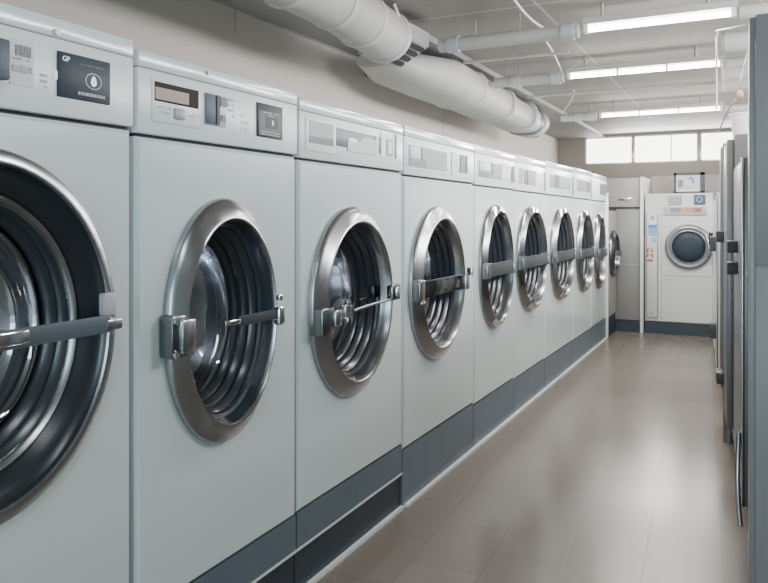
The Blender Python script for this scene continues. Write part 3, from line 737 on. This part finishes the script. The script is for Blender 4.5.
ll=['lit ceiling tube nearest the camera, highest in the photo','lit ceiling tube in the middle of the three','lit ceiling tube farthest away, closest to the high windows']
cl=['thick white conduit in line with the nearest ceiling tube','white conduit in line with the middle ceiling tube','white conduit in line with the farthest ceiling tube']
for k,(s,x0,x1) in enumerate(LS):
    light(ll[k],s,x0,x1,joints=[0,2,2][k])
    t=thing('conduit_pipe',cl[k],'pipe',((x0-1.7)/2,s,2.13),'ceiling conduits')
    bm=B(); tube(bm,[(-1.50 if k==0 else -1.57,s,2.13),(x0-.05,s,2.13)],.036,16); obj('pipe',bm,M['pipe'],t,smooth=50)
    for xx in (x0-.10,-1.42):
        bm=B(); tube(bm,[(xx-.03,s,2.13),(xx+.03,s,2.13)],.044,16); obj('coupling',bm,M['grey_lt'],t,smooth=50)
    for xx in (x0-.35,-1.30):
        bm=B(); tube(bm,[(xx,s,2.165),(xx,s,ZC)],.005,6); obj('hanger',bm,M['wire'],t)
    bm=B(); tube(bm,[(x1+.035,s,2.13),(XR,s,2.13)],.032,14); obj('pipe',bm,M['pipe'],t,smooth=50)
# thin ceiling rods between the conduits
for k,(s,x0,x1,lab) in enumerate([(4.3,-1.6,-.95,'thin ceiling rod between the first and second conduit'),(5.75,-1.6,-.2,'thin white ceiling rod between the second and third conduit')]):
    pipe_thing('ceiling_rod',lab,'rod',[(x0,s,2.17),(x1,s,2.17)],.010,M['pipe'],8)
# hanging wires
def cp_(px,py,z):     # point seen at (px,py) at height z
    d=F*(z-H)/(YH-py); r=(px-384)/F*d
    return (r*CA-d*SA, r*SA+d*CA, z)
pipe_thing('cable','thin white cable looping across the ceiling above the nearest conduit','cable',bez(cp_(511,-6,2.24),cp_(520,10,2.2),cp_(533,24,2.22),cp_(548,30,2.19)),.007,M['cable'],8)
pipe_thing('cable','grey wire strung from nearest conduit towards the middle conduit','cable',bez(cp_(505,80,2.165),cp_(508,66,2.2),cp_(512,56,2.22),cp_(514,48,2.245)),.004,M['wire'],6)
pipe_thing('cable','white cable dropping across ceiling panels left of the middle tube','cable',bez(cp_(543,37,2.245),cp_(553,50,2.2),cp_(560,66,2.2),cp_(563,76,2.17)),.006,M['cable'],8)
pipe_thing('cable','white cable curling under ceiling left of the farthest tube','cable',bez(cp_(574,90,2.2),cp_(574,100,2.15),cp_(566,106,2.13),cp_(563,113,2.165)),.006,M['cable'],8)

# ------------------------------------------------------------------ big ducts along the left corner
DX,DZ=-1.78,2.085
def ringlist(bm, secs, n=32, e=1.0):
    sp=lambda v: math.copysign(abs(v)**e, v)
    rings=[]
    for (s,x,z,rx,rz) in secs:
        rings.append([bm.verts.new((x+rx*sp(math.cos(2*PI*k/n)), s, z+rz*sp(math.sin(2*PI*k/n)))) for k in range(n)])
    for a,b in zip(rings,rings[1:]):
        for k in range(n): bm.faces.new((a[k],a[(k+1)%n],b[(k+1)%n],b[k]))
    bm.faces.new(rings[0]); bm.faces.new(rings[-1])
sA=3.36
t=thing('air_duct','fat white round air duct above the third washer, nearest the camera','duct',(DX,2.5,2.0))
bm=B(); ringlist(bm,[(.6,-1.60,2.13,.125,.115),(2.7,-1.60,2.13,.125,.115),(sA-.35,-1.63,2.125,.135,.12),(sA-.02,-1.66,2.12,.142,.125)]); obj('duct_body',bm,M['duct'],t,smooth=50)
for s,x,z,a_,b_ in ((1.9,-1.6,2.13,.125,.115),(2.35,-1.6,2.13,.125,.115),(2.7,-1.60,2.13,.125,.115),(sA-.35,-1.63,2.125,.135,.12),(sA-.04,-1.66,2.12,.142,.125)):
    bm=B(); ringlist(bm,[(s-.018,x,z,a_+.003,b_+.003),(s,x,z,a_+.009,b_+.009),(s+.018,x,z,a_+.003,b_+.003)]); obj('seam_band',bm,M['duct_s'],t,smooth=50)
bm=B(); tube(bm,bez((-1.55,3.2,2.24),(-1.53,3.2,2.2),(-1.53,3.22,2.17),(-1.54,3.25,2.14)),.008,8); obj('hanger_strap',bm,M['cable'],t,smooth=50)
# register grille between the two ducts
t=thing('vent_grille','dark louvred outlet at the end of the near air duct','vent',(-1.66,sA+.12,1.98))
bm=B(); prism(bm,[(-1.84,2.19),(-1.84,2.06),(-1.72,2.02),(-1.54,2.12),(-1.54,2.19)],'y',sA+.005,sA+.25); obj('frame',bm,M['duct'],t)
for k in range(4):
    f0,f1=.10+k*.22,.10+k*.22+.13
    a0=(-1.72+.18*f0,2.02+.10*f0); a1=(-1.72+.18*f1,2.02+.10*f1)
    bm=B(); prism(bm,[a0,a1,(a1[0]+.006,a1[1]-.010),(a0[0]+.006,a0[1]-.010)],'y',sA+.03,sA+.23); obj('slat',bm,M['gapdark'],t)
# second duct
sB,sC=3.68,6.65
t=thing('air_duct','long wedge-shaped white air duct running along the wall to the far corner','duct',(DX,5.4,1.98))
secs=[(sB,-1.90,2.10,.12,.04),(sB+.22,-1.87,2.085,.19,.09),(sB+.6,-1.80,2.085,.22,.122),(sB+1.2,-1.80,2.085,.195,.122),(sC-.9,-1.83,2.085,.18,.120),(sC,-1.85,2.085,.165,.115)]
bm=B(); ringlist(bm,secs,e=.72); obj('duct_body',bm,M['duct'],t,smooth=50)
for s,f in ((4.75,.205),(5.5,.192),(6.2,.184)):
    bm=B(); x=-1.80-.012*(s-4.7)
    ringlist(bm,[(s-.02,x,2.085,f,.126),(s,x,2.085,f+.006,.131),(s+.02,x,2.085,f,.126)],e=.72); obj('seam_band',bm,M['duct_s'],t,smooth=50)
for s,w in ((5.15,.26),(6.0,.3)):
    pass
bm=B(); ringlist(bm,[(sC-.14,-1.85,2.085,.172,.121),(sC-.06,-1.85,2.085,.176,.125)],e=.72); obj('dark_band',bm,M['slate'],t,smooth=50)
bm=B(); ringlist(bm,[(sC,-1.85,2.085,.182,.130),(sC+.12,-1.85,2.085,.182,.130)]); obj('end_flange',bm,M['duct'],t,smooth=50)
bm=B(); tube(bm,[(-1.85,sC+.12,2.06),(-1.85,sC+.22,2.06)],.10,18); obj('end_outlet',bm,M['gun'],t,smooth=50)
# dark bracket under the joint of the ducts
s=s_at(374,XW+.05); z=z_at(73,XW+.05,s)
t=tag(q('wall_bracket',M['slate'],None,XW,XW+.09,s-.05,s+.05,z-.03,z+.05,bev=.02),'dark wall bracket under the joint between the two air ducts','bracket')

# ------------------------------------------------------------------ light
def area(name, loc, rot, sx, sy, e, col):
    l=bpy.data.lights.new(name,'AREA'); l.shape='RECTANGLE'; l.size=sx; l.size_y=sy; l.energy=e; l.color=col
    o=bpy.data.objects.new(name,l); C.objects.link(o); o.location=loc; o.rotation_euler=rot; return o
# daylight of the shop front behind the viewer, an added side fill and ceiling tubes
area('shopfront_daylight',(-.4,-2.9,1.4),(math.radians(90),0,0),2.4,1.8,34,(.62,.90,1.0))
area('tube_lamp_far',(-.7,6.8,2.08),(0,0,0),1.0,.1,14,(1,.97,.92))
area('tube_lamp_mid',(-.6,4.84,2.08),(0,0,0),.9,.1,10,(1,.97,.92))
area('tube_lamp_near',(-.4,3.67,2.08),(0,0,0),.7,.1,6,(1,.97,.92))
area('tube_lamp_behind',(-.3,.4,2.2),(0,0,0),.9,.1,4,(.88,.96,1))
area('side_fill_light',(XR-.03,4.6,2.03),(math.radians(90),0,math.radians(90)),5.0,.36,85,(.97,.985,1))  # added fill, no window here; brightens washer fronts and left wall
area('high_window_daylight',(-.8,SB-.02,2.08),(math.radians(-70),0,0),1.4,.25,22,(1,.98,.94))
w=bpy.data.worlds.new('World'); bpy.context.scene.world=w; w.use_nodes=True
bg=w.node_tree.nodes['Background']; bg.inputs[0].default_value=(.72,.82,.90,1); bg.inputs[1].default_value=.95

for o in bpy.data.objects:
    if '_w' in o: del o['_w']

# ------------------------------------------------------------------ camera
cam=bpy.data.cameras.new('Camera'); co=bpy.data.objects.new('Camera',cam); C.objects.link(co)
cam.sensor_width=36; cam.sensor_fit='HORIZONTAL'; cam.lens=F/768*36
cam.shift_y=-(291.5-YH)/768; cam.clip_start=.02
co.location=(0,0,H); co.rotation_euler=(PI/2,0,A)
sc=bpy.context.scene; sc.camera=co
sc.view_settings.view_transform='AgX'; sc.view_settings.look='None'; sc.view_settings.exposure=1.17
